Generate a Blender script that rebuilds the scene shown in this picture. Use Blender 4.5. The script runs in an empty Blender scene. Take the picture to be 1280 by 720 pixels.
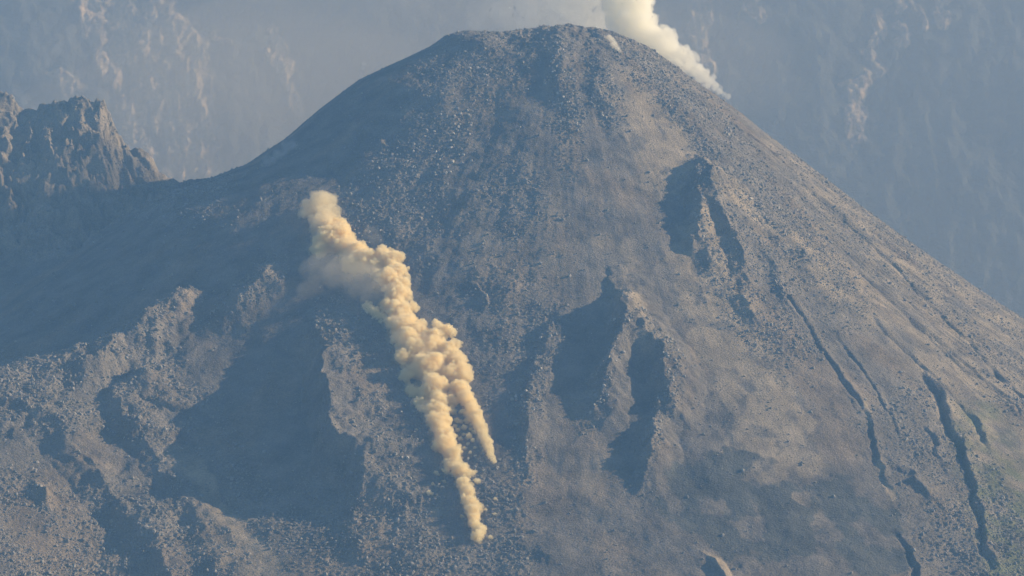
import bpy, bmesh, math, random, time
import numpy as np
from mathutils import Vector, Matrix
T0 = time.time()
S = bpy.context.scene
COL = S.collection
R = math.radians
rng = np.random.default_rng(7)

# ------------------------------------------------------------------ camera, light, exposure
CAM_D, CAM_Z = 3500.0, 360.0
cam_d = bpy.data.cameras.new('camera')
cam_d.sensor_width = 36.0
cam_d.lens = 36.0 * CAM_D / 1280.0            # 1280 m across at the distance of the summit
cam_d.clip_start = 1.0
cam_d.clip_end = 60000.0
cam = bpy.data.objects.new('camera', cam_d)
cam.location = (0, -CAM_D, CAM_Z)
cam.rotation_euler = (R(90), 0, 0)
COL.objects.link(cam)
S.camera = cam

SUN_EL, SUN_BACK = 23.0, 11.0                  # low sun from the right, a little behind the dome
SUN_VEC = Vector((math.cos(R(SUN_EL)) * math.cos(R(SUN_BACK)), math.cos(R(SUN_EL)) * math.sin(R(SUN_BACK)), math.sin(R(SUN_EL))))
w = bpy.data.worlds.new('World')
S.world = w
w.use_nodes = True
nt = w.node_tree
bg = nt.nodes['Background']
sky = nt.nodes.new('ShaderNodeTexSky')
sky.sky_type = 'NISHITA'
sky.sun_disc = False
sky.sun_elevation = R(SUN_EL)
sky.sun_rotation = R(90 - SUN_BACK)
sky.altitude = 2500
sky.air_density = 1.3
sky.dust_density = 0.6
nt.links.new(sky.outputs[0], bg.inputs[0])
bg.inputs[1].default_value = 0.06
sun_d = bpy.data.lights.new('sun', 'SUN')
sun_d.energy = 5.0
sun_d.angle = R(0.5)
sun_d.color = (1.0, 0.77, 0.47)
sun = bpy.data.objects.new('sun', sun_d)
sun.rotation_euler = SUN_VEC.to_track_quat('Z', 'Y').to_euler()
sun.location = (1500, 0, 1500)
COL.objects.link(sun)

S.view_settings.view_transform = 'Standard'
S.view_settings.look = 'None'
S.view_settings.exposure = 1.03
S.view_settings.gamma = 1.0
S.view_settings.use_curve_mapping = False
S.cycles.use_denoising = True
S.cycles.max_bounces = 18
S.cycles.diffuse_bounces = 3
S.cycles.volume_bounces = 16
S.cycles.transparent_max_bounces = 16

# ------------------------------------------------------------------ noise
PERM = np.random.default_rng(11).permutation(1024).astype(np.int32)
PERM = np.concatenate([PERM, PERM, PERM])
ANG = np.random.default_rng(12).random(1024) * 2 * np.pi
GX, GY = np.cos(ANG).astype(np.float32), np.sin(ANG).astype(np.float32)
G3 = np.random.default_rng(13).normal(size=(1024, 3))
G3 = (G3 / np.linalg.norm(G3, axis=1)[:, None]).astype(np.float32)

def pn2(x, y, seed=0):
    x = np.asarray(x, np.float32) + seed * 17.31
    y = np.asarray(y, np.float32) + seed * 9.77
    xi = np.floor(x).astype(np.int32); yi = np.floor(y).astype(np.int32)
    fx = x - xi; fy = y - yi
    xi &= 1023; yi &= 1023
    u = fx * fx * fx * (fx * (fx * 6 - 15) + 10); v = fy * fy * fy * (fy * (fy * 6 - 15) + 10)
    def g(ix, iy, dx, dy):
        h = PERM[PERM[ix] + iy]
        return GX[h] * dx + GY[h] * dy
    a = g(xi, yi, fx, fy); b = g(xi + 1, yi, fx - 1, fy)
    c = g(xi, yi + 1, fx, fy - 1); d = g(xi + 1, yi + 1, fx - 1, fy - 1)
    return 1.5 * ((a + u * (b - a)) * (1 - v) + (c + u * (d - c)) * v)

def fbm2(x, y, octv=4, seed=0, gain=0.5):
    s = 0; a = 1.0
    for i in range(octv):
        s = s + a * pn2(x * 2 ** i, y * 2 ** i, seed + i * 3)
        a *= gain
    return s

def ridged2(x, y, octv=4, seed=0, gain=0.5):
    s = 0; a = 1.0
    for i in range(octv):
        s = s + a * (1 - np.abs(pn2(x * 2 ** i, y * 2 ** i, seed + i * 3)) * 2)
        a *= gain
    return s

def pn3(p, seed=0):
    p = np.asarray(p, np.float32) + seed * 13.7
    i = np.floor(p).astype(np.int32); f = p - i
    i &= 1023
    w3 = f * f * f * (f * (f * 6 - 15) + 10)
    out = 0
    for dx in (0, 1):
        for dy in (0, 1):
            for dz in (0, 1):
                h = PERM[PERM[PERM[i[:, 0] + dx] + i[:, 1] + dy] + i[:, 2] + dz]
                g = G3[h]
                d = g[:, 0] * (f[:, 0] - dx) + g[:, 1] * (f[:, 1] - dy) + g[:, 2] * (f[:, 2] - dz)
                wx = w3[:, 0] if dx else 1 - w3[:, 0]
                wy = w3[:, 1] if dy else 1 - w3[:, 1]
                wz = w3[:, 2] if dz else 1 - w3[:, 2]
                out = out + d * wx * wy * wz
    return 1.5 * out

def bumps(x, y, cell, seed, dens=0.7):
    """boulder-like bumps: one jittered half-ellipsoid per cell, 0..1"""
    x = np.asarray(x, np.float32) / cell; y = np.asarray(y, np.float32) / cell
    xi = np.floor(x).astype(np.int32); yi = np.floor(y).astype(np.int32)
    best = np.zeros_like(x)
    rr = np.random.default_rng(seed).random((1024, 4)).astype(np.float32)
    for dx in (-1, 0, 1):
        for dy in (-1, 0, 1):
            h = PERM[PERM[(xi + dx) & 1023] + ((yi + dy) & 1023)]
            q = rr[h]
            cx = xi + dx + q[:, 0]; cy = yi + dy + q[:, 1]
            rad = 0.25 + 0.55 * q[:, 2] ** 2
            d2 = ((x - cx) ** 2 + (y - cy) ** 2) / rad ** 2
            v = np.sqrt(np.maximum(0, 1 - d2)) * rad * (q[:, 3] < dens)
            best = np.maximum(best, v)
    return best

def smooth(a, b, x):
    t = np.clip((x - a) / (b - a), 0, 1)
    return t * t * (3 - 2 * t)

# ------------------------------------------------------------------ helpers
def mesh_np(name, verts, quads=None, tris=None, mat=None, smooth_shade=True, parent=None):
    me = bpy.data.meshes.new(name)
    verts = np.asarray(verts, np.float32)
    faces = []
    n3 = 0 if tris is None else len(tris); n4 = 0 if quads is None else len(quads)
    loops = np.concatenate(([] if tris is None else [np.asarray(tris, np.int32).ravel()]) + ([] if quads is None else [np.asarray(quads, np.int32).ravel()]))
    starts = np.concatenate([np.arange(n3) * 3, n3 * 3 + np.arange(n4) * 4]).astype(np.int32)
    me.vertices.add(len(verts)); me.vertices.foreach_set('co', verts.ravel())
    me.loops.add(len(loops)); me.loops.foreach_set('vertex_index', loops.astype(np.int32))
    me.polygons.add(n3 + n4); me.polygons.foreach_set('loop_start', starts)
    me.polygons.foreach_set('use_smooth', np.full(n3 + n4, smooth_shade))
    me.update(calc_edges=True)
    if mat: me.materials.append(mat)
    o = bpy.data.objects.new(name, me)
    COL.objects.link(o)
    if parent: o.parent = parent
    return o

def grid_quads(nx, ny):
    i = np.arange(nx * ny, dtype=np.int32).reshape(ny, nx)
    return np.stack([i[:-1, :-1], i[:-1, 1:], i[1:, 1:], i[1:, :-1]], -1).reshape(-1, 4)

def tag(o, label=None, cat=None, group=None, kind=None):
    if label: o['label'] = label
    if cat: o['category'] = cat
    if group: o['group'] = group
    if kind: o['kind'] = kind
    return o

def new_mat(name):
    m = bpy.data.materials.new(name); m.use_nodes = True
    t = m.node_tree
    return m, t, t.nodes['Principled BSDF']

def node(t, kind, **kw):
    n = t.nodes.new(kind)
    for k, v in kw.items():
        if k.startswith('_'): n.inputs[k[1:].replace('_', ' ')].default_value = v
        else: setattr(n, k, v)
    return n

# ------------------------------------------------------------------ materials
def rock_material(name, attr=None, base=(.18, .17, .16), var=0.45, s1=0.02, s2=0.35, bump=0.8, bump_scale=0.45, bump_dist=1.0):
    m, t, b = new_mat(name)
    L = t.links
    b.inputs['Roughness'].default_value = 0.95
    b.inputs['Specular IOR Level'].default_value = 0.1
    tc = node(t, 'ShaderNodeTexCoord')
    n1 = node(t, 'ShaderNodeTexNoise', _Scale=s1, _Detail=6.0, _Roughness=0.6)
    n2 = node(t, 'ShaderNodeTexNoise', _Scale=s2, _Detail=5.0, _Roughness=0.7)
    for n in (n1, n2): L.new(tc.outputs['Object'], n.inputs['Vector'])
    add = node(t, 'ShaderNodeMath', operation='ADD')
    L.new(n1.outputs['Fac'], add.inputs[0]); L.new(n2.outputs['Fac'], add.inputs[1])
    mr = node(t, 'ShaderNodeMapRange')
    mr.inputs['From Min'].default_value = 0.65; mr.inputs['From Max'].default_value = 1.35
    mr.inputs['To Min'].default_value = 1 - var; mr.inputs['To Max'].default_value = 1 + var
    L.new(add.outputs[0], mr.inputs['Value'])
    mul = node(t, 'ShaderNodeVectorMath', operation='SCALE')
    if attr:
        at = node(t, 'ShaderNodeAttribute', attribute_name=attr)
        L.new(at.outputs['Color'], mul.inputs[0])
    else:
        mul.inputs[0].default_value = base
    L.new(mr.outputs[0], mul.inputs['Scale'])
    L.new(mul.outputs[0], b.inputs['Base Color'])
    nb = node(t, 'ShaderNodeTexNoise', _Scale=bump_scale, _Detail=6.0, _Roughness=0.65)
    L.new(tc.outputs['Object'], nb.inputs['Vector'])
    bp = node(t, 'ShaderNodeBump', _Strength=bump, _Distance=bump_dist)
    L.new(nb.outputs['Fac'], bp.inputs['Height'])
    L.new(bp.outputs[0], b.inputs['Normal'])
    return m

# ------------------------------------------------------------------ the volcano: one sheet of ground
def axis(lo, hi, step, far, growth=1.05):
    a = list(np.arange(lo, hi + step * 0.5, step))
    s = step; p = a[-1]
    while p < far: s *= growth; p += s; a.append(p)
    s = step; p = a[0]; b = []
    while p > -far: s *= growth; p -= s; b.append(p)
    return np.array(b[::-1] + a, np.float32)

STEP = 1.0
gx = axis(-690, 670, STEP, 7000)
gy = axis(-1000, 150, STEP, 7000)
NX, NY = len(gx), len(gy)
X, Y = [a.ravel() for a in np.meshgrid(gx, gy)]
X = X.astype(np.float32); Y = Y.astype(np.float32)

AX, AY, TOP = 62.0, 0.0, 683.0
PR = np.array([(0, 0), (60, 3), (80, 10), (100, 19), (150, 54), (200, 90), (258, 134), (325, 186), (395, 242), (495, 312), (575, 366), (700, 440), (900, 530), (1100, 625), (1400, 715), (2000, 790), (9000, 800)], float)
PL = np.array([(0, 0), (90, 7), (110, 5), (130, 5), (147, 10), (165, 23), (205, 42), (255, 66), (305, 104), (345, 139), (395, 172), (455, 196), (520, 225), (620, 290), (760, 380), (900, 480), (1100, 600), (1400, 715), (2000, 790), (9000, 800)], float)
PF = np.array([(0, 0), (60, 2), (100, 16), (150, 46), (200, 80), (260, 122), (330, 170), (400, 216), (500, 282), (600, 347), (720, 424), (900, 536), (1100, 635), (1400, 720), (2000, 790), (9000, 800)], float)

def base_height(x, y):
    dx = x - AX; dy = y - AY
    r = np.sqrt(dx * dx + dy * dy)
    c = dx / np.maximum(r, 1e-3)              # +1 right, -1 left
    wR = smooth(0.3, 1.0, c); wL = smooth(0.3, 1.0, -c)
    P = np.interp(r, PR[:, 0], PR[:, 1]) * wR + np.interp(r, PL[:, 0], PL[:, 1]) * wL + np.interp(r, PF[:, 0], PF[:, 1]) * (1 - wR - wL)
    cone = TOP - P
    # saddle and crag running off to the left behind the dome
    cu = np.array([-60, 0, 15, 25, 60, 85, 105, 130, 142, 156, 185, 200, 225, 260, 330, 420, 520]) - 640.0
    cv = 720 - np.array([112, 115, 120, 133, 130, 122, 120, 130, 152, 178, 190, 212, 226, 224, 232, 320, 420.0])
    cx = cu * 1.017
    crest = np.interp(x, cx, 360 + (cv - 360) * 1.017)
    crest = np.where(x < cx[0], crest[0] * 0 + 600 - 0.15 * (cx[0] - x), crest)
    crest = np.maximum(crest, -110)
    d = 60 - y
    # steep craggy face, then a talus slope
    drop = np.where(d > 0, np.interp(d, [0, 25, 70, 130, 330, 700, 1200, 2500, 9000], [0, 32, 82, 130, 250, 450, 640, 700, 705]), np.interp(-d, [0, 40, 300, 900, 9000], [0, 45, 260, 600, 705]))
    lowc = np.interp(x, [-7000, -900, -660, -470, -400, -330, -200], [430, 440, 450, 450, 474, 496, 480])
    talus = lowc - np.where(d > 0, d * 0.60, -d * 0.8)
    rid = np.where(d > 0, np.maximum(crest - drop * np.interp(crest, [480, 600], [0.8, 1.15]), np.maximum(talus, -110)), crest - drop)
    rid = np.where(x > 0, -110, rid)
    k = 10.0
    m = np.maximum(cone, rid)
    h = m + k * np.log1p(np.exp(-np.abs(cone - rid) / k)) - k * 0.3 * np.exp(-np.abs(cone - rid) / k)
    return np.maximum(h, -110.0).astype(np.float32), r

def project(x, y, z):
    f = CAM_D / np.maximum(y + CAM_D, 200)
    return 640 + f * x, 360 - f * (z - CAM_Z)

B, RAD = base_height(X, Y)
# a broad old flow at the lower left, highest at the far left and falling towards the right
mx = np.interp(X, [-7000, -1500, -640, -560, -380, -290], [0, 0, 96, 90, 14, 0])
md = -Y + 0.35 * X                                        # how far down the slope
B = (B + mx * smooth(345, 470, md) * smooth(1500, 900, md)).astype(np.float32)
U, V = project(X, Y, B)
U = U.astype(np.float32); V = V.astype(np.float32)
# wander so that no crest runs straight
CALM = np.maximum(0.35 + 0.65 * smooth(1000, 900, U), .8 * smooth(470, 540, V))
Uw = U + CALM * 8 * fbm2(X / 60, Y / 60, 4, 21) + CALM * 3.5 * pn2(X / 11, Y / 11, 23)
Vw = V + CALM * 8 * fbm2(X / 60, Y / 60, 4, 31) + CALM * 3.5 * pn2(X / 11, Y / 11, 33)

def line_dist(pts, reach):
    """signed distance (right of the downhill run is +), interpolated third value, index subset"""
    P = np.array(pts, np.float32)
    sel = np.nonzero((Uw > P[:, 0].min() - reach) & (Uw < P[:, 0].max() + reach) & (Vw > P[:, 1].min() - reach) & (Vw < P[:, 1].max() + reach) & (Y < 120) & (Y > -1400))[0]
    u = Uw[sel]; v = Vw[sel]
    bd = np.full(len(sel), 1e9, np.float32); bs = np.zeros(len(sel), np.float32); ba = np.zeros(len(sel), np.float32)
    for (u0, v0, a0), (u1, v1, a1) in zip(P[:-1], P[1:]):
        du, dv = u1 - u0, v1 - v0; l2 = du * du + dv * dv
        t = np.clip(((u - u0) * du + (v - v0) * dv) / l2, 0, 1)
        ex = u - (u0 + t * du); ey = v - (v0 + t * dv)
        d = np.sqrt(ex * ex + ey * ey)
        side = -np.sign(du * (v - v0) - dv * (u - u0))
        b = d < bd
        bd = np.where(b, d, bd); bs = np.where(b, side, bs); ba = np.where(b, a0 + t * (a1 - a0), ba)
    return sel, bd * np.where(bs == 0, 1, bs), ba

H = np.zeros_like(B)
def ridge(pts, wl, wr, pl=1.3, pr=1.3):
    pts = [(u, v + 0.9 * a, a) for u, v, a in pts]     # a raised crest shows higher up: start it lower
    sel, d, a = line_dist(pts, max(wl, wr) + 4)
    a = a * (1 + .35 * pn2(X[sel] / 30, Y[sel] / 30, 19) * np.minimum(1, 14 / np.maximum(np.abs(a), 1)) + .12 * pn2(X[sel] / 9, Y[sel] / 9, 20) * np.minimum(1, 10 / np.maximum(np.abs(a), 1)))
    prof = np.where(d < 0, np.maximum(0, 1 + d / wl) ** pl, np.maximum(0, 1 - d / wr) ** pr)
    H[sel] += a * prof

def band(field, pts, wid, soft=0.6):
    """paint a soft band (third value = strength) into a mask"""
    sel, d, a = line_dist(pts, wid * 1.5)
    field[sel] = np.maximum(field[sel], a * (1 - smooth(wid * (1 - soft), wid * (1 + soft * 0.5), np.abs(d))))

# --- crests (u, v, height in m), steep left side / gentle right side
ridge([(864, 196, 0), (868, 210, 18), (876, 245, 21), (873, 285, 18), (888, 320, 8), (905, 350, 0)], 22, 44, 1.3, 1.0)
ridge([(872, 208, 0), (896, 245, 15), (914, 290, 16), (932, 345, 7), (945, 370, 0)], 16, 46, 1.3, 1.0)
ridge([(768, 360, 0), (772, 372, 17), (780, 408, 23), (766, 450, 22), (752, 492, 14), (738, 528, 0)], 24, 36, 1.3, 1.0)
ridge([(776, 372, 8), (800, 408, 18), (826, 436, 23), (838, 470, 22), (834, 505, 11), (830, 520, 0)], 24, 46, 1.3, 1.0)
ridge([(828, 500, 0), (815, 535, 18), (808, 570, 15), (801, 606, 6), (799, 620, 0)], 22, 36, 1.3, 1.0)
ridge([(704, 395, 0), (684, 420, 6), (664, 470, 8), (656, 530, 8), (656, 580, 3)], 12, 28, 1.3, 1.0)
ridge([(610, 378, 0), (594, 350, 0), (598, 372, 4), (606, 395, 0)], 8, 10)
# summit ribs
ridge([(696, 38, 4), (700, 80, 7), (706, 130, 4), (712, 200, 0)], 30, 40)
ridge([(742, 60, 2), (752, 110, 7), (770, 150, 3), (800, 200, 0)], 18, 50)
ridge([(790, 60, 2), (850, 130, 6), (930, 220, 6), (1010, 320, 4), (1050, 380, 0)], 22, 26)
ridge([(940, 300, 0), (968, 325, 8), (985, 365, 7), (1000, 400, 0)], 16, 26)
ridge([(898, 340, 0), (928, 372, 8), (950, 400, 5), (965, 420, 0)], 16, 20)
# right hand gullies: a cut with a raised right lip
def gully(pts, wd, depth=1.0, lip=0.5):
    ridge([(u, v, -a * depth * .9) for u, v, a in pts], wd, wd * 0.9, 1.5, 1.4)
    ridge([(u + wd * 1.1, v - wd * 0.25, a * lip) for u, v, a in pts], wd * 0.9, wd * 2.2, 1.2, 1.4)
gully([(985, 378, 4), (1000, 400, 8), (1035, 455, 8), (1062, 500, 9), (1085, 530, 5), (1100, 580, 3), (1116, 628, 0)], 5.5, 1.0, 0.7)
gully([(1150, 470, 3), (1172, 500, 9), (1195, 560, 11), (1212, 610, 7), (1224, 660, 6), (1238, 712, 3)], 8, 1.0, 0.7)
gully([(930, 165, 2), (1000, 225, 4), (1040, 268, 5), (1092, 312, 5), (1150, 372, 6), (1200, 425, 6), (1282, 505, 6)], 4.5, 1.0, 0.5)
gully([(1050, 255, 1), (1085, 285, 3), (1130, 325, 4), (1185, 370, 5), (1240, 405, 5), (1300, 440, 4)], 4, 1.0, 0.5)
gully([(1040, 262, 1), (1080, 300, 3), (1140, 362, 4), (1195, 405, 4), (1250, 445, 2)], 3.5, 1.0, 0.5)
gully([(1080, 360, 1), (1120, 392, 3), (1160, 422, 6), (1200, 455, 6), (1262, 508, 6), (1300, 535, 5)], 4.5, 1.0, 0.6)
gully([(1020, 300, 1), (1060, 330, 3), (1110, 375, 4), (1165, 430, 4), (1210, 470, 1)], 3.5, 1.0, 0.5)
gully([(1090, 400, 1), (1130, 440, 3), (1180, 490, 4), (1230, 535, 1)], 3.5, 1.0, 0.5)
gully([(900, 140, 1), (950, 180, 3), (1000, 218, 2)], 3.5, 1.0, 0.5)
gully([(1110, 262, 1), (1170, 308, 3), (1240, 350, 3), (1310, 392, 3)], 3.5, 1.0, 0.4)
gully([(1045, 420, 1), (1075, 460, 2), (1110, 520, 2), (1130, 560, 0)], 3.5, 1.0, 0.5)
gully([(1210, 515, 1), (1224, 540, 5), (1234, 560, 1)], 7, 1.0, 0.6)
gully([(1110, 585, 1), (1134, 604, 9), (1152, 626, 2)], 10, 1.0, 1.1)
gully([(1112, 660, 0), (1132, 690, 4), (1142, 735, 5)], 7, 1.0, 0.5)
gully([(1150, 520, 0), (1165, 552, 4), (1178, 600, 0)], 6, 1.0, 0.5)
ridge([(872, 690, 0), (886, 694, 5), (900, 714, 7), (912, 745, 7)], 16, 14)

# left of the ash cloud: the rubble rib that shades the hollow beside it
ridge([(392, 392, 0), (404, 430, 24), (408, 500, 36), (414, 545, 38), (446, 560, 30), (452, 600, 15), (446, 650, 5), (436, 730, 0)], 26, 120, 1.3, 1.0)
# left flank ridges
ridge([(238, 352, 0), (228, 375, 22), (186, 402, 26), (128, 442, 22), (70, 474, 8), (40, 490, 0)], 40, 26, 1.2, 1.0)
ridge([(350, 330, 0), (332, 346, 14), (300, 374, 14), (262, 402, 4)], 26, 24, 1.2, 1.0)
# lower left lobe
ridge([(196, 442, 0), (176, 468, 16), (146, 486, 11), (152, 522, 12), (186, 560, 11), (214, 600, 7), (250, 660, 6), (290, 740, 3)], 20, 110, 1.2, 1.0)
ridge([(-20, 500, 12), (30, 508, 16), (66, 524, 12), (98, 566, 13), (132, 606, 13), (182, 660, 11), (222, 740, 7)], 30, 110, 1.2, 1.0)
ridge([(-10, 262, 0), (10, 268, 14), (48, 268, 18), (64, 290, 10), (72, 305, 0)], 16, 22)
ridge([(470, 172, 0), (478, 178, 7), (490, 190, 0)], 8, 9)
ridge([(86, 270, 0), (94, 274, 9), (103, 284, 0)], 8, 12)
ridge([(40, 600, 0), (56, 612, 12), (60, 640, 0)], 14, 20)
# --- masks
RUB = np.zeros_like(B); TAN = np.zeros_like(B); DRK = np.zeros_like(B); GRN = np.zeros_like(B)
band(GRN, [(1225, 540, .5), (1255, 640, .8), (1275, 730, .9)], 45)
band(RUB, [(692, 40, 1), (700, 90, 1), (708, 140, .8), (715, 210, .5)], 24)
band(RUB, [(740, 60, .9), (752, 110, 1), (770, 150, .7)], 20)
band(RUB, [(640, 45, .5), (560, 120, .7), (520, 200, .7), (470, 260, .7), (440, 330, .6)], 55)
band(RUB, [(590, 60, .5), (590, 120, .8), (545, 170, .8), (530, 250, .7), (520, 330, .5)], 30)
band(RUB, [(785, 60, .8), (860, 130, .9), (940, 230, 1), (1020, 330, 1), (1060, 385, .5)], 34)
band(RUB, [(930, 340, 1), (960, 380, 1), (985, 410, .6)], 60)
band(RUB, [(870, 210, .9), (885, 260, 1), (880, 310, .9)], 18)
band(RUB, [(898, 245, 1), (920, 300, 1), (932, 345, .8)], 14)
band(RUB, [(775, 380, 1), (780, 420, 1), (758, 480, 1), (738, 525, .8)], 18)
band(RUB, [(800, 408, .9), (832, 440, 1), (840, 480, 1), (832, 520, .8), (810, 560, .9), (800, 608, .6)], 16)
band(RUB, [(690, 405, 1), (670, 450, 1), (658, 520, 1), (656, 590, .6)], 26)
band(RUB, [(430, 410, .8), (470, 470, 1), (495, 540, 1), (515, 620, 1), (535, 720, .9)], 48)
band(RUB, [(420, 590, .6), (440, 720, .8)], 50)
band(RUB, [(232, 385, 1), (196, 415, 1), (140, 450, .9), (80, 480, .4)], 22)
band(RUB, [(345, 340, 1), (310, 378, 1), (268, 408, .5)], 22)
band(RUB, [(0, 500, .9), (110, 500, 1), (170, 480, 1), (225, 540, 1), (280, 610, 1), (350, 690, .9)], 60)
band(RUB, [(0, 640, 1), (60, 680, 1), (200, 680, .8), (300, 720, .9)], 70)
band(RUB, [(640, 250, .35), (650, 330, .35), (620, 430, .3)], 60)
band(RUB, [(1030, 220, .4), (1180, 350, .4), (1280, 480, .5)], 60)
band(RUB, [(1150, 540, .6), (1190, 620, .7), (1230, 700, .9)], 80)
band(RUB, [(590, 620, .7), (620, 690, .6), (580, 720, .6)], 60)
band(RUB, [(0, 130, .8), (110, 140, .9), (180, 210, .9), (235, 235, .7)], 60)
band(RUB, [(0, 285, .9), (60, 300, .9)], 26)
band(TAN, [(790, 120, .6), (820, 165, 1), (830, 215, .9)], 40)
band(TAN, [(870, 200, .8), (925, 250, .9), (985, 300, .8), (1060, 380, .7)], 16)
band(TAN, [(870, 315, .8), (900, 390, 1), (935, 470, 1), (960, 530, .9), (940, 600, .7)], 52)
band(TAN, [(985, 490, .8), (1015, 530, .8)], 12)
band(TAN, [(985, 545, .8), (1010, 580, .8)], 20)
band(TAN, [(790, 380, .7), (810, 430, .7)], 30)
band(TAN, [(780, 340, .5), (690, 300, .4), (720, 240, .3)], 70)
band(TAN, [(985, 620, .6), (1005, 660, .7), (1000, 690, .6)], 20)
band(TAN, [(720, 530, .4), (730, 600, .45), (690, 640, .2)], 50)
band(TAN, [(228, 585, .9), (262, 632, 1), (320, 690, 1), (350, 730, .9)], 18)
band(TAN, [(540, 620, .5), (545, 700, .6)], 10)
band(TAN, [(1060, 300, .5), (1180, 420, .6), (1290, 560, .6)], 90)
band(TAN, [(980, 190, .45), (1150, 320, .6), (1290, 430, .6)], 40)
band(TAN, [(884, 690, .9), (896, 704, 1), (908, 725, .9)], 9)  # sunlit right edge of the small mound, painted into the colour
band(TAN, [(1080, 510, .8), (1100, 570, .8), (1116, 625, .8)], 5)  # thin line painting sunlight onto the gully's right lip
band(TAN, [(610, 330, .5), (585, 260, .4)], 25)
band(DRK, [(870, 620, .8), (930, 650, .9), (1040, 640, .8), (1090, 680, .7)], 60)
band(DRK, [(900, 580, .9), (960, 590, .4)], 24)
tn = TAN * (0.85 + 0.8 * fbm2(X / 30, Y / 40, 4, 41)); TAN = np.clip(0.45 * tn + 0.55 * smooth(.35, .6, tn) * np.minimum(1, TAN + .15), 0, 1)
dn = DRK * (0.9 + 0.9 * fbm2(X / 34, Y / 50, 4, 42)); DRK = smooth(.4, .6, dn) * .9; TAN *= 1 - .7 * DRK
RUB = np.clip(RUB * (0.85 + 0.7 * fbm2(X / 22, Y / 22, 3, 43) + 0.7 * fbm2(X / 95, Y / 95, 2, 44)) + 0.10 * (1 + fbm2(np.arctan2(X - AX, AY - Y) * 14, RAD / 200, 3, 45)), 0, 1)

CH = np.zeros_like(B)
band(CH, [(222, 570, .6), (238, 598, .9), (266, 640, 1), (318, 690, 1), (356, 735, 1)], 16)
band(CH, [(268, 640, .3), (300, 690, .5), (330, 735, .5)], 46)
CH = np.clip(CH * (.9 + .5 * fbm2(X / 18, Y / 18, 3, 46)), 0, 1)
RUB *= 1 - .9 * CH; TAN = np.maximum(TAN, CH)
# --- relief noise: downhill flutes, lumps, rubble
TH = np.arctan2(X - AX, -(Y - AY))
near = smooth(1500, 1000, RAD)
fl = fbm2(TH * 16, RAD / 260, 4, 51)
flank = smooth(-1.25, -0.6, TH)
H += near * .8 * fl * smooth(80, 380, RAD) * flank
H += near * 0.3 * fbm2(TH * 46 + 0.3 * fl, RAD / 90, 3, 57) * smooth(120, 420, RAD) * flank
H += near * 0.9 * (ridged2(TH * 60 + .3 * fl, RAD / 380, 3, 59) - 1) * smooth(.45, .8, TH) * smooth(150, 350, RAD)
H += near * 3.0 * fbm2(X / 60, Y / 60, 4, 61) * (0.15 + 0.85 * flank) * (1 - .7 * TAN)
rough = np.clip(0.13 + RUB * 1.05 - TAN * 0.4, 0.05, 1.2)
H += near * rough * (0.75 * (ridged2(X / 7, Y / 7, 3, 65) - 1.1) + 1.3 * (bumps(X, Y, 4.0, 71, 0.5) - .12) + 1.0 * (bumps(X, Y, 2.5, 72, 0.7) - .15))
# broken blocks along the summit rim, and the crag
H += 3.2 * (ridged2(X / 22, Y / 22, 3, 75) - 1.2) * smooth(190, 60, RAD)
crag = smooth(-395, -440, X) * smooth(-190, -90, Y) * smooth(110, 70, Y)
qx = X + 6 * pn2(X / 16, Y / 16, 3); qy = Y + 6 * pn2(X / 16, Y / 16, 4)
def terrace(q):
    f = np.floor(q); return f + smooth(.55, .95, q - f)
def saw(q):
    f = q - np.floor(q)
    return np.where(f < .22, f / .22, (1 - f) / .78)
wv = fbm2(X / 85, Y / 60, 3, 86)
top_k = .45 + .55 * smooth(10, 60, np.abs(Y - 60))
H += crag * top_k * (15 * saw((X + .35 * Y) / 52 + 1.3 * wv) * (.6 + .8 * np.abs(fbm2(X / 50, Y / 50, 2, 87))) + 6 * saw((X - .3 * Y) / 19 + 1.2 * fbm2(X / 30, Y / 22, 3, 88)) + 6 * terrace(2.0 * fbm2(qx / 45, qy / 40, 3, 81)) + 3.5 * (bumps(qx, qy, 12, 84, .8)) + 2.5 * fbm2(X / 8, Y / 8, 3, 85) - 9)
TAN = np.maximum(TAN, crag * .55)
wild = smooth(900, 2500, RAD)
H += wild * 60 * fbm2(X / 700, Y / 700, 4, 91)
Z = B + H

co = np.stack([X, Y, Z], 1)
lava = np.array((.165, .148, .130)); tan_c = np.array((.32, .262, .19)); dark = np.array((.095, .10, .095)); rubc = np.array((.22, .192, .16)); brown = np.array((.235, .185, .135)); moss = np.array((.15, .165, .085))
c = lava[None] * np.ones((len(X), 1))
c = c + (rubc - c) * RUB[:, None]
bm_ = smooth(-.1, .7, fbm2(TH * 9, RAD / 160, 4, 95)) * .7
c = c + (brown - c) * bm_[:, None]
c = c + (tan_c - c) * TAN[:, None]
c = c + (moss - c) * np.clip(GRN * (.6 + fbm2(X / 25, Y / 25, 3, 96)), 0, .8)[:, None]
c = c + (dark - c) * np.clip(DRK, 0, 1)[:, None]
m_lava = rock_material('volcanic_ash_and_rubble', attr='deposit', var=0.55, s1=0.03, s2=0.55, bump=1.0, bump_scale=0.5, bump_dist=2.2)
volcano = mesh_np('volcano', co, quads=grid_quads(NX, NY), mat=m_lava)
ca = volcano.data.attributes.new('deposit', 'FLOAT_COLOR', 'POINT')
ca.data.foreach_set('color', np.concatenate([c, np.ones((len(c), 1))], 1).astype(np.float32).ravel())
tag(volcano, 'grey steep sided lava dome with rubble ribs and tan debris chutes', 'volcano', kind='structure')
print('terrain', NX, NY, round(time.time() - T0, 1))

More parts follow.
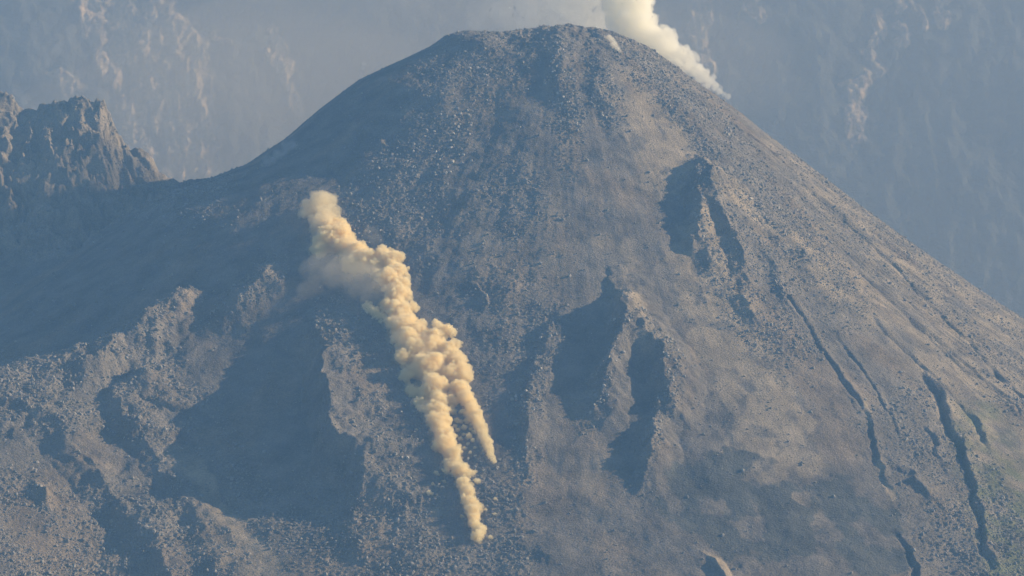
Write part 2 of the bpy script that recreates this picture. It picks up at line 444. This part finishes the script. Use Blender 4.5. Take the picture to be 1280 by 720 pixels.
# ------------------------------------------------------------------ the far crater wall
def wall():
    wx = axis(-1300, 1300, 3.5, 6500, 1.2)
    ws = np.concatenate([np.arange(-500, 250, 12.0), np.arange(250, 1500, 3.5), np.arange(1500, 2100, 12.0)])
    xs, s = [a.ravel().astype(np.float32) for a in np.meshgrid(wx, ws)]
    sl = R(56)
    y0 = 2000.0
    bx = xs; by = y0 + s * math.cos(sl); bz = -110 + (s + 0) * math.sin(sl)
    U, V = project(bx, by, bz)
    disp = 25 * fbm2(xs / 620, s / 900, 3, 101) + 4 * ridged2(xs / 170 + .4 * fbm2(xs / 300, s / 300, 2, 103), s / 600, 4, 105) + 5 * fbm2(xs / 40, s / 60, 3, 109)
    scar = np.zeros_like(xs)
    Uw = U + 8 * fbm2(xs / 60, s / 60, 3, 111); Vw = V + 8 * fbm2(xs / 60, s / 60, 3, 113)
    def sc(pts, wid, k=1.0):
        P = np.array(pts, float)
        best = np.full(len(xs), 1e9)
        for (u0, v0), (u1, v1) in zip(P[:-1], P[1:]):
            du, dv = u1 - u0, v1 - v0
            t = np.clip(((Uw - u0) * du + (Vw - v0) * dv) / (du * du + dv * dv), 0, 1)
            best = np.minimum(best, np.hypot(Uw - u0 - t * du, Vw - v0 - t * dv))
        np.maximum(scar, k * (1 - smooth(wid * .35, wid * 1.15, best)), out=scar)
    sc([(100, -20), (125, 40), (140, 80), (160, 120), (175, 190), (200, 240)], 24, .85)
    sc([(140, -10), (165, 45), (190, 90), (215, 160), (240, 215)], 24, 1)
    sc([(200, 10), (225, 45), (245, 70), (240, 120), (262, 175)], 26, .85)
    sc([(341, 40), (352, 75), (363, 105), (374, 130)], 12, 1)
    sc([(270, 45), (285, 52)], 6, .8)
    sc([(75, 100), (90, 112)], 16, .7)
    sc([(1098, 20), (1092, 60), (1096, 85), (1078, 100), (1068, 130), (1070, 172)], 13, 1)
    sc([(1058, 105), (1075, 95)], 7, .8)
    sc([(872, -10), (876, 40), (882, 100)], 16, .8)
    sc([(936, -10), (948, 25)], 10, .9)
    sc([(1122, -10), (1128, 10)], 9, .75); sc([(1146, 0), (1150, 30)], 9, .75)
    sc([(1178, -10), (1180, 25)], 12, 1)
    sc([(1125, 35), (1132, 55)], 8, .7)
    edge = .55 * fbm2(xs / 34, s / 70, 5, 116, .6)
    scar = smooth(.15, .60, scar * (.95 + edge)) * np.clip(.62 + .55 * fbm2((xs + .2 * s) / 12, s / 120, 3, 117) + .55 * pn2(xs / 6, s / 11, 118) + .4 * pn2(xs / 60, s / 60, 119), .34, 1.25)
    disp = disp + scar * (5 * ridged2(xs / 26, s / 70, 4, 119) - 2 + 3 * bumps(xs, s * .6, 14, 121, .8))
    n = np.array((0, -math.sin(sl), math.cos(sl)))
    co = np.stack([bx, by, bz], 1) + disp[:, None] * n
    o = mesh_np('crater_wall', co, quads=grid_quads(len(wx), len(ws)), mat=rock_material('far_slope', attr='deposit', var=.5, s1=.01, s2=.12, bump=.9, bump_scale=.1, bump_dist=6))
    green = np.array((.075, .075, .065)); rock = np.array((.43, .30, .175))
    c = green + (rock - green) * np.clip(scar, 0, 1)[:, None]
    a = o.data.attributes.new('deposit', 'FLOAT_COLOR', 'POINT')
    a.data.foreach_set('color', np.concatenate([c, np.ones((len(c), 1))], 1).astype(np.float32).ravel())
    tag(o, 'steep hazy mountainside with pale rock scars far behind the dome', 'mountain', kind='structure')
    return co
wc = wall()

# ------------------------------------------------------------------ loose rock
def rock_shape(seed, sub):
    bm = bmesh.new()
    bmesh.ops.create_icosphere(bm, subdivisions=sub, radius=1)
    r = np.random.default_rng(seed)
    sc = r.uniform(.65, 1.25, 3)
    cuts = [(Vector(r.normal(size=3)).normalized(), r.uniform(.45, .8)) for _ in range(9)]
    for v in bm.verts:
        p = v.co.copy()
        for n, d in cuts:
            k = p.dot(n)
            if k > d: p -= n * (k - d)
        v.co = Vector((p.x * sc[0], p.y * sc[1], p.z * sc[2])) * r.uniform(.92, 1.08)
    bmesh.ops.triangulate(bm, faces=bm.faces)
    vs = np.array([v.co for v in bm.verts], np.float32); fs = np.array([[l.index for l in f.verts] for f in bm.faces], np.int32)
    bm.free()
    return vs, fs

def rots(n, r):
    q = r.normal(size=(n, 4)); q /= np.linalg.norm(q, axis=1)[:, None]
    a, b, c_, d = q.T
    return np.stack([np.stack([1 - 2 * (c_ * c_ + d * d), 2 * (b * c_ - a * d), 2 * (b * d + a * c_)], -1),
                     np.stack([2 * (b * c_ + a * d), 1 - 2 * (b * b + d * d), 2 * (c_ * d - a * b)], -1),
                     np.stack([2 * (b * d - a * c_), 2 * (c_ * d + a * b), 1 - 2 * (b * b + c_ * c_)], -1)], 1).astype(np.float32)

FU, FV = project(X, Y, Z)
inview = (FU > -30) & (FU < 1310) & (FV > -10) & (FV < 750) & (Y < 60) & (Y > -1000)
m_rock = rock_material('loose_rock', base=(.25, .235, .215), var=.55, s1=.05, s2=.5, bump=.5, bump_scale=.8, bump_dist=.4)

def rubble(n):
    p = np.where(inview, np.clip(RUB - .05, 0, 1) ** 1.6 + .02, 0).astype(np.float64)
    p /= p.sum()
    idx = rng.choice(len(X), n, p=p)
    rad = np.minimum(0.36 * rng.pareto(2.6, n) + 0.5, 2.6)
    ctr = np.stack([X[idx] + rng.uniform(-.6, .6, n), Y[idx] + rng.uniform(-.6, .6, n), Z[idx] + .15 * rad], 1)
    shapes = [rock_shape(200 + k, 1) for k in range(6)]
    which = rng.integers(0, 6, n); M = rots(n, rng)
    vs, fs, off = [], [], 0
    for k, (sv, sf) in enumerate(shapes):
        s_ = np.nonzero(which == k)[0]
        pv = np.einsum('nij,vj->nvi', M[s_], sv) * rad[s_, None, None] + ctr[s_, None, :]
        vs.append(pv.reshape(-1, 3)); m_ = len(sv)
        fs.append((sf[None] + (np.arange(len(s_)) * m_)[:, None, None]).reshape(-1, 3) + off); off += len(s_) * m_
    o = mesh_np('rubble', np.concatenate(vs), tris=np.concatenate(fs), mat=m_rock, smooth_shade=False)
    tag(o, 'loose grey rubble strewn over the ribs and slopes of the dome', 'rubble', kind='stuff')
rubble(130000)
print('rubble', round(time.time() - T0, 1))

# ------------------------------------------------------------------ ash cloud and steam
front = np.nonzero((FU > -30) & (FU < 1310) & (FV > -10) & (FV < 750) & (Y < 40) & (Y > -1000))[0]
FUf, FVf = FU[front], FV[front]
def on_slope(u, v):
    d = (FUf - u) ** 2 + (FVf - v) ** 2
    i = front[np.argmin(d)]
    return np.array((X[i], Y[i], Z[i]), np.float32)
CAMP = np.array((0, -CAM_D, CAM_Z), np.float32)
def puff_on_slope(u, v, r, lift):
    p = on_slope(u, v); d = CAMP - p; L_ = np.linalg.norm(d)
    r = r * L_ / CAM_D
    return (*(p + d / L_ * lift * r), r)
def puff_at(u, v, r, y):
    f = (y + CAM_D) / CAM_D
    return ((u - 640) * f, y, CAM_Z - (v - 360) * f, r * f)

ICO = {}
def ico(sub):
    if sub not in ICO:
        bm = bmesh.new(); bmesh.ops.create_icosphere(bm, subdivisions=sub, radius=1); bm.verts.index_update()
        ICO[sub] = (np.array([v.co for v in bm.verts], np.float32), np.array([[l.index for l in f.verts] for f in bm.faces], np.int32)); bm.free()
    return ICO[sub]

def grow(balls, seed, n1=18, k1=.46, n2=9, k2=.45, rmin=1.0):
    """cauliflower: every ball carries smaller balls on its skin"""
    r_ = np.random.default_rng(seed)
    out = [tuple(b) for b in balls]; lvl = list(out)
    for n, k in ((n1, k1), (n2, k2)):
        nxt = []
        for x, y, z, r in lvl:
            if r * k < rmin: continue
            d = r_.normal(size=(n, 3)); d /= np.linalg.norm(d, axis=1)[:, None]
            q = r * k * r_.uniform(.55, 1.2, n)
            for j in range(n):
                p = np.array((x, y, z)) + d[j] * (r * r_.uniform(.78, 1.0))
                nxt.append((p[0], p[1], p[2], q[j]))
        out += nxt; lvl = nxt
    return out

def smoke_material(name, color, density, aniso=0.2):
    m = bpy.data.materials.new(name); m.use_nodes = True
    t = m.node_tree; t.nodes.clear()
    out = t.nodes.new('ShaderNodeOutputMaterial'); pv = t.nodes.new('ShaderNodeVolumePrincipled')
    pv.inputs['Color'].default_value = (*color, 1)
    pv.inputs['Density'].default_value = density
    pv.inputs['Anisotropy'].default_value = aniso
    t.links.new(pv.outputs[0], out.inputs['Volume'])
    return m

def cloud(name, balls, voxel, mat, parent=None, amp=.5, size=4.0, seed=1, keep=.04):
    vs, fs, off = [], [], 0
    for x, y, z, r in balls:
        sv, sf = ico(2 if r < 4 else 3)
        vs.append(sv * r + np.array((x, y, z), np.float32)); fs.append(sf + off); off += len(sv)
    o = mesh_np(name, np.concatenate(vs), tris=np.concatenate(fs), mat=mat)
    md = o.modifiers.new('remesh', 'REMESH'); md.mode = 'VOXEL'; md.voxel_size = voxel; md.use_smooth_shade = True
    dg = bpy.context.evaluated_depsgraph_get()
    me = bpy.data.meshes.new_from_object(o.evaluated_get(dg))
    o.modifiers.clear(); old = o.data; o.data = me; bpy.data.meshes.remove(old); me.name = name
    if not me.materials: me.materials.append(mat)
    # keep the outer skin only: drop the little closed cavities the remesher leaves
    ne = len(me.edges); e = np.empty(ne * 2, np.int32); me.edges.foreach_get('vertices', e); e = e.reshape(-1, 2)
    labv = np.arange(len(me.vertices))
    while True:
        m_ = np.minimum(labv[e[:, 0]], labv[e[:, 1]]); new = labv.copy()
        np.minimum.at(new, e[:, 0], m_); np.minimum.at(new, e[:, 1], m_); new = new[new]; new = new[new]
        if np.array_equal(new, labv): break
        labv = new
    vals, cnt = np.unique(labv, return_counts=True)
    if len(vals) > 1:
        bad = np.nonzero(~np.isin(labv, vals[cnt > keep * cnt.max()]))[0]
        bm = bmesh.new(); bm.from_mesh(me); bm.verts.ensure_lookup_table()
        bmesh.ops.delete(bm, geom=[bm.verts[i] for i in bad], context='VERTS'); bm.to_mesh(me); bm.free()
    n = len(me.vertices); p = np.empty(n * 3, np.float32); me.vertices.foreach_get('co', p); p = p.reshape(-1, 3)
    nn = np.empty(n * 3, np.float32); me.vertices.foreach_get('normal', nn); nn = nn.reshape(-1, 3)
    d = amp * (pn3(p / size, seed) * 1.2 + (0.5 - np.abs(pn3(p / (size * .45), seed + 1))) * .8)
    p += nn * d[:, None]
    me.vertices.foreach_set('co', p.ravel()); me.update()
    if parent: o.parent = parent
    return o

def empty(name, loc):
    o = bpy.data.objects.new(name, None); o.location = loc; COL.objects.link(o)
    return o
def adopt(parent, child):
    child.parent = parent
    child.matrix_parent_inverse = Matrix.Translation(-Vector(parent.location))

m_ash = smoke_material('ash_smoke', (.989, .905, .645), 0.30)
m_ash_soft = smoke_material('ash_smoke_soft', (.98, .89, .64), 0.08)
m_ash_thin = smoke_material('ash_smoke_thin', (.97, .87, .64), 0.02)
m_ash_veil = smoke_material('ash_veil', (.96, .86, .66), 0.009)
m_steam = smoke_material('steam', (.998, .984, .925), 0.075)
m_steam_thin = smoke_material('steam_thin', (.99, .97, .9), 0.006)

BODY = [(464, 322, 9), (471, 332, 9), (474, 345, 8), (452, 334, 9), (412, 284, 10), (420, 304, 12), (592, 497, 6),
 (560, 415, 8), (566, 434, 8), (574, 454, 9), (582, 471, 8), (578, 462, 8), (550, 414, 9), (545, 421, 10), (570, 449, 9), (572, 472, 8), (497, 425, 8), (508, 470, 7), (516, 490, 7), (525, 505, 7),
 (425, 292, 14), (410, 300, 15), (402, 312, 10), (432, 310, 13), (446, 316, 12), (456, 326, 11), (440, 330, 10),
 (480, 318, 9), (493, 325, 10), (501, 338, 8), (488, 350, 13), (506, 355, 8), (497, 370, 12), (509, 368, 7), (485, 383, 8),
 (500, 392, 12), (515, 385, 7), (505, 410, 14), (520, 415, 13), (492, 405, 9), (533, 425, 11), (512, 430, 15), (504, 447, 9),
 (524, 440, 16), (545, 435, 12), (557, 450, 10), (536, 460, 16), (562, 468, 11), (522, 465, 10), (546, 485, 14), (570, 484, 8),
 (532, 492, 10), (550, 505, 12), (564, 502, 8), (540, 514, 10), (549, 530, 12), (541, 526, 8), (556, 556, 12), (552, 545, 9),
 (566, 570, 9), (562, 583, 7), (574, 588, 9), (586, 592, 6), (580, 605, 8), (586, 616, 8), (590, 630, 8), (584, 625, 6), (592, 641, 8), (597, 636, 6)]
TIP = [(591, 648, 6), (592, 655, 5), (598, 661, 5), (603, 661, 4), (597, 670, 6), (598, 677, 3)]
STREAM = [(576, 488, 9), (582, 495, 8), (587, 503, 8), (591, 512, 8), (595, 518, 7.5), (597, 525, 7), (599, 531, 7), (602, 537, 6.5), (604, 543, 6), (607, 549, 6), (609, 555, 5.5), (611, 561, 5), (613, 566, 4.5), (614, 570, 4), (616, 574, 3.6), (617, 578, 3)]
LEFT = [(460, 384, 6), (468, 391, 6), (477, 397, 5), (486, 403, 5)]
BITS = [(572, 538, 3), (580, 535, 4), (586, 546, 4), (575, 549, 3), (591, 551, 3), (581, 561, 3), (588, 566, 2.4), (592, 541, 3), (571, 526, 4), (584, 526, 4), (578, 572, 2.2), (566, 515, 4), (578, 515, 4), (568, 533, 3), (579, 543, 2.6), (584, 555, 2.6), (593, 560, 2.2), (575, 562, 2.4), (585, 573, 2), (592, 530, 3), (576, 527, 3), (571, 545, 2.6), (594, 570, 1.8), (583, 518, 3.4), (589, 537, 2.4)]
HEAD = [(408, 284, 12), (416, 280, 10), (400, 258, 15), (390, 262, 11), (410, 252, 11), (404, 276, 14), (398, 285, 10), (414, 268, 11), (383, 268, 8)]
VEIL = [(430, 345, 26), (455, 355, 26), (470, 370, 20), (400, 335, 20), (388, 362, 14), (470, 300, 9), (462, 292, 8)]
ash = empty('ash_cloud', tuple(float(q) for q in on_slope(500, 420)))
tag(ash, 'tall tan billowing ash cloud racing down the left face of the dome', 'ash cloud')
def fill(balls, seed, n=5):
    r_ = np.random.default_rng(seed); out = list(balls)
    for u, v, r in balls:
        for _ in range(n):
            a_ = r_.uniform(0, 6.28); d_ = r * r_.uniform(.5, 1.15)
            out.append((u + math.cos(a_) * d_ * .85, v + math.sin(a_) * d_, r * r_.uniform(.28, .6)))
    return out
jit = np.random.default_rng(77)
def chain(balls, lift):
    c3 = [puff_on_slope(*b, lift) for b in balls]; out = list(c3)
    for a_, b_ in zip(c3[:-1], c3[1:]):
        a_, b_ = np.array(a_), np.array(b_); n = int(np.linalg.norm(a_[:3] - b_[:3]) / (.45 * min(a_[3], b_[3])))
        for i in range(n):
            q = a_ + (b_ - a_) * (i + 1) / (n + 1); r_ = q[3]
            q[:3] += jit.normal(size=3) * r_ * .28; q[3] = r_ * jit.uniform(.55, 1.1)
            out.append(tuple(q))
    return out
def part(name, balls, lift, voxel, mat, seed, links=(), **kw):
    g = grow([puff_on_slope(*b, lift) for b in balls], seed, **kw)
    for l_ in links: g += grow(chain(l_, lift), seed + 7, **kw)
    o = cloud(name, g, voxel, mat, amp=1.5, size=2.8, seed=seed); adopt(ash, o); return o
part('billow', fill(BODY + LEFT, 31), .8, .6, m_ash, 301, n1=14, n2=9, rmin=.8,
     links=[[(402, 310, 8), (425, 296, 9), (445, 318, 9), (464, 326, 8), (480, 322, 8), (492, 335, 8), (498, 360, 9), (503, 392, 9), (512, 430, 10), (536, 460, 10), (546, 490, 10), (548, 520, 9), (556, 552, 9), (568, 576, 7), (580, 594, 6), (582, 610, 6), (588, 628, 6), (592, 645, 5), (594, 655, 4)],
            [(486, 383, 6), (494, 376, 6), (499, 368, 8)], [(486, 403, 4), (478, 397, 4), (468, 391, 5), (460, 384, 5)], [(545, 435, 8), (566, 440, 7), (576, 464, 7), (580, 485, 6)]])
part('dust_shell', [(u - 4, v + 1, r * 1.25) for u, v, r in fill(BODY + TIP + STREAM, 32, 2)], .5, 1.4, m_ash_thin, 305, n1=8, n2=0)
part('tip', TIP, .8, .6, m_ash, 302, rmin=.7, links=[TIP])
part('crown', HEAD, .9, 1.0, m_ash_soft, 303)
part('dust_veil', VEIL, .7, 1.6, m_ash_veil, 304, n2=0)
st = empty('ash_cloud', tuple(float(q) for q in on_slope(596, 540)))
tag(st, 'thin tan ash streamer running down beside the right edge of the big ash cloud', 'ash cloud')
o = cloud('billow', grow(chain(STREAM, .8), 311, n1=10, n2=6, rmin=.8), .6, m_ash, amp=.5, size=3.0, seed=311); adopt(st, o)
for k, b in enumerate(BITS):
    o = cloud('puff', grow([puff_on_slope(*b, .6)], 330 + k, n1=14, n2=5, rmin=.6), .5, m_ash, amp=.4, size=2.0, seed=312); adopt(st, o)
print('ash', round(time.time() - T0, 1))

STEAM = [(910, 121, 2.5), (905, 117, 3.5), (900, 113, 4.5), (894, 108, 5.5), (887, 102, 7), (879, 95, 8.5), (870, 88, 10), (860, 80, 12), (848, 71, 14), (834, 62, 17), (820, 53, 20), (806, 42, 20), (794, 30, 22), (788, 12, 24), (784, -8, 26), (782, -30, 28), (770, 24, 14), (766, 6, 14), (838, 54, 7), (851, 64, 7), (864, 75, 6), (814, 32, 8), (776, 36, 12)]
SVEIL = [(752, 30, 15), (738, 16, 26), (712, 8, 34), (720, -20, 44), (690, 20, 24), (764, 36, 10), (660, 14, 26), (630, 16, 22), (672, -18, 40), (600, 22, 14)]
sp = empty('steam_plume', (150, 60, 660))
tag(sp, 'bright cream steam plume pouring up from behind the right shoulder of the summit', 'steam plume')
o = cloud('billow', grow([puff_at(*b, 60) for b in STEAM], 321, n1=14, k1=.42, n2=8, rmin=1.2), .9, m_steam, amp=3.0, size=8, seed=321); adopt(sp, o)
o = cloud('steam_veil', grow([puff_at(*b, 110) for b in SVEIL], 322, n2=4), 1.6, m_steam_thin, amp=6, size=14, seed=322); adopt(sp, o)
m_steam_mid = smoke_material('steam_mid', (.995, .98, .92), 0.022)
SMID = [(752, 36, 7), (746, 30, 9), (738, 26, 9), (728, 20, 11), (716, 16, 10), (704, 10, 11), (742, 14, 12), (724, 2, 13), (752, 20, 11), (708, -6, 14), (694, 2, 10), (740, -6, 14)]
o = cloud('steam_wisps', grow([puff_at(*b, 85) for b in SMID], 323, n1=12, n2=5, rmin=1.5), 1.1, m_steam_mid, amp=3.5, size=8, seed=323); adopt(sp, o)
print('steam', round(time.time() - T0, 1))

def wisp(label, cat, balls, mat, y=None, lift=.6, voxel=.5, amp=.4, size=2.5, seed=1, name='steam_wisp', group=None, n2=5):
    pb = [puff_at(*b, y) if y is not None else puff_on_slope(*b, lift) for b in balls]
    o = cloud(name, grow(pb, seed, n1=14, n2=n2, rmin=.6), voxel, mat, amp=amp, size=size, seed=seed, keep=.6)
    return tag(o, label, cat, group)
m_wisp = smoke_material('wisp_steam', (.99, .95, .84), 0.10)
m_faint = smoke_material('faint_steam', (.98, .95, .9), 0.02)
wisp('small bright cream steam jet on the rocks just below the right end of the summit', 'steam wisp', [(757, 43, 3.6), (759, 45, 4.2), (761, 48, 4.6), (764, 51, 5), (766, 54, 5), (768, 57, 4.8), (770, 60, 4.4), (772, 63, 4), (773, 66, 3.4)], m_wisp, seed=401)
wisp('faint pale steam wisp lying along the shaded left flank above the saddle', 'steam wisp', [(316, 224, 5), (326, 214, 8), (338, 205, 9), (350, 196, 9), (362, 186, 9), (374, 172, 8), (384, 160, 6)], m_faint, seed=402, voxel=1, amp=1.5, size=7)
wisp('thin steam wisp rising off the skyline of the left shoulder', 'steam wisp', [(452, 98, 4), (451, 92, 4), (453, 86, 3.5), (455, 80, 3)], smoke_material('skyline_steam', (.99, .95, .85), 0.03), y=30, seed=403)
PUFFS = [(537, 616, 3.4, 'largest pale dust puff on the rubble left of the ash cloud tail'), (541, 605, 2.4, 'small dust puff just above the largest one left of the ash cloud tail'),
 (545, 592, 3.0, 'ragged dust puff high on the left of the ash cloud tail'), (555, 602, 2.2, 'dust puff close against the left edge of the ash cloud tail'),
 (619, 624, 2.2, 'pale dust puff right of the ash cloud tail, upper one of the pair'), (618, 643, 2.4, 'pale dust puff right of the ash cloud tail, lower one of the pair'),
 (606, 637, 2.4, 'dust puff touching the right edge of the ash cloud tail'), (613, 672, 3.0, 'pale dust puff right beside the lowest tip of the ash cloud'),
 (577, 646, 2.6, 'dust puff left of the narrow lower end of the ash cloud'), (520, 537, 2.0, 'lone tiny dust puff in the shade left of the ash cloud middle'),
 (640, 637, 1.8, 'tiny lone dust puff on open rubble farthest right of the ash cloud tail'), (596, 602, 4.0, 'wide dust puff right of the hat shaped ash billow')]
for k, (u, v, r, lab) in enumerate(PUFFS):
    wisp(lab, 'dust puff', [(u, v, r), (u + r * .9, v + r * .5, r * .6), (u - r * .7, v - r * .3, r * .55)], m_ash, seed=420 + k, voxel=.4, amp=.3, size=1.6, name='dust_puff', group='dust puffs kicked up by tumbling rocks')

# thin smoke hanging in the air between the dome and the far mountainside
m_drift = smoke_material('drifting_smoke', (.97, .86, .70), 4.5e-4, 0.0)
def drift(c0, radii, seed, label):
    sv, sf = ico(5)
    p = sv * (1 + .22 * fbm3(sv * 1.3, seed))[:, None] * np.array(radii, np.float32) + np.array(c0, np.float32)
    o = mesh_np('drifting_smoke', p, tris=sf, mat=m_drift)
    tag(o, label, 'smoke', kind='stuff')
def fbm3(p, seed): return pn3(p, seed) + .5 * pn3(p * 2, seed + 1)
drift((100, 1000, 620), (2600, 330, 900), 451, 'thin grey smoke spread through the valley behind the dome')
drift((-420, 560, 500), (430, 240, 260), 452, 'warm thin smoke hanging over the saddle left of the dome')
drift((-150, 620, 690), (600, 180, 130), 453, 'pale smoke drifting left from the summit')
print('smoke', round(time.time() - T0, 1))

# ------------------------------------------------------------------ the larger boulders, one by one
m_pale = rock_material('pale_boulder', base=(.40, .375, .34), var=.35, s1=.2, s2=.6, bump=.5, bump_scale=1.0, bump_dist=.3)
BSH = []
for k in range(8):
    sv, sf = rock_shape(500 + k, 2)
    o = mesh_np('boulder', sv, tris=sf, mat=m_pale, smooth_shade=False)
    BSH.append(o.data); bpy.data.objects.remove(o)
ZONES = [
 ([(692, 45), (700, 90), (708, 140)], 18, 34, 1.5, 'pale angular boulder in the rubble rib running straight down from the summit', 'boulders on the rib below the summit'),
 ([(742, 90), (752, 120), (765, 150)], 14, 14, 1.4, 'pale boulder on the short rib just right of the central summit rib', 'boulders right of the summit rib'),
 ([(600, 90), (565, 150), (545, 210)], 30, 40, 1.7, 'pale boulder catching the sun on the shaded left face below the summit', 'boulders on the shaded left face'),
 ([(520, 170), (490, 230), (470, 300)], 34, 40, 1.4, 'small pale boulder on the dark slope above and right of the ash cloud crown', 'boulders above the ash cloud'),
 ([(850, 110), (930, 210), (1000, 300)], 26, 40, 1.5, 'pale boulder in the rubble band on the right flank', 'boulders on the right flank'),
 ([(875, 245), (880, 300)], 10, 14, 1.3, 'pale boulder on the crest beside the upper triangular shadow', 'boulders beside the upper triangular shadow'),
 ([(778, 400), (765, 460), (745, 515)], 12, 22, 1.4, 'pale boulder on the left prong of the forked outcrop', 'boulders on the forked outcrop left prong'),
 ([(832, 440), (838, 490)], 10, 12, 1.4, 'pale boulder on the right prong of the forked outcrop', 'boulders on the forked outcrop right prong'),
 ([(680, 420), (660, 500), (656, 575)], 18, 24, 1.5, 'pale boulder on the rubble rib between the ash cloud and the forked outcrop', 'boulders on the rib right of the ash cloud'),
 ([(440, 430), (480, 500), (510, 600), (525, 700)], 34, 30, 1.3, 'pale boulder on the broad rubble rib left of the ash cloud', 'boulders on the rib left of the ash cloud'),
 ([(60, 510), (160, 540), (260, 600)], 50, 20, 1.2, 'pale boulder on the lumpy flow at the lower left', 'boulders on the lower left flow'),
 ([(1190, 600), (1240, 700)], 30, 10, 1.2, 'pale boulder on the rubble at the lower right corner', 'boulders at the lower right')]
for pts, wid, n, rr, lab, grp in ZONES:
    P = np.array(pts, float)
    for k in range(n):
        t = rng.uniform(0, len(P) - 1); i = int(t); q = P[i] + (P[i + 1] - P[i]) * (t - i) + rng.normal(size=2) * wid * .5
        p = on_slope(*q)
        o = bpy.data.objects.new('boulder', BSH[rng.integers(0, 8)])
        r = rr * rng.uniform(.7, 1.5)
        o.location = (p[0], p[1], p[2] + .25 * r); o.scale = (r, r * rng.uniform(.8, 1.1), r * rng.uniform(.7, 1))
        o.rotation_euler = tuple(rng.uniform(0, 6.28, 3))
        COL.objects.link(o); tag(o, lab, 'boulder', grp)
print('boulders', round(time.time() - T0, 1))

# ------------------------------------------------------------------ the air
def haze():
    lo = (-9000, -5200, min(Z.min(), wc[:, 2].min()) - 1); hi = (9000, 9000, wc[:, 2].max() + 12)
    bm = bmesh.new()
    bmesh.ops.create_cube(bm, size=1)
    for v in bm.verts:
        v.co = [(lo[i] + hi[i]) / 2 + v.co[i] * (hi[i] - lo[i]) for i in range(3)]
    me = bpy.data.meshes.new('haze'); bm.to_mesh(me); bm.free()
    o = bpy.data.objects.new('haze', me); COL.objects.link(o)
    m = bpy.data.materials.new('haze'); m.use_nodes = True
    t = m.node_tree; t.nodes.clear()
    out = t.nodes.new('ShaderNodeOutputMaterial'); pv = t.nodes.new('ShaderNodeVolumePrincipled')
    pv.inputs['Color'].default_value = (.24, .53, 1.0, 1)
    pv.inputs['Density'].default_value = 1.02e-4
    pv.inputs['Anisotropy'].default_value = 0.0
    t.links.new(pv.outputs[0], out.inputs['Volume'])
    me.materials.append(m)
    tag(o, 'pale blue morning haze filling the air over the valley', 'haze', kind='stuff')
haze()
print('done', round(time.time() - T0, 1))
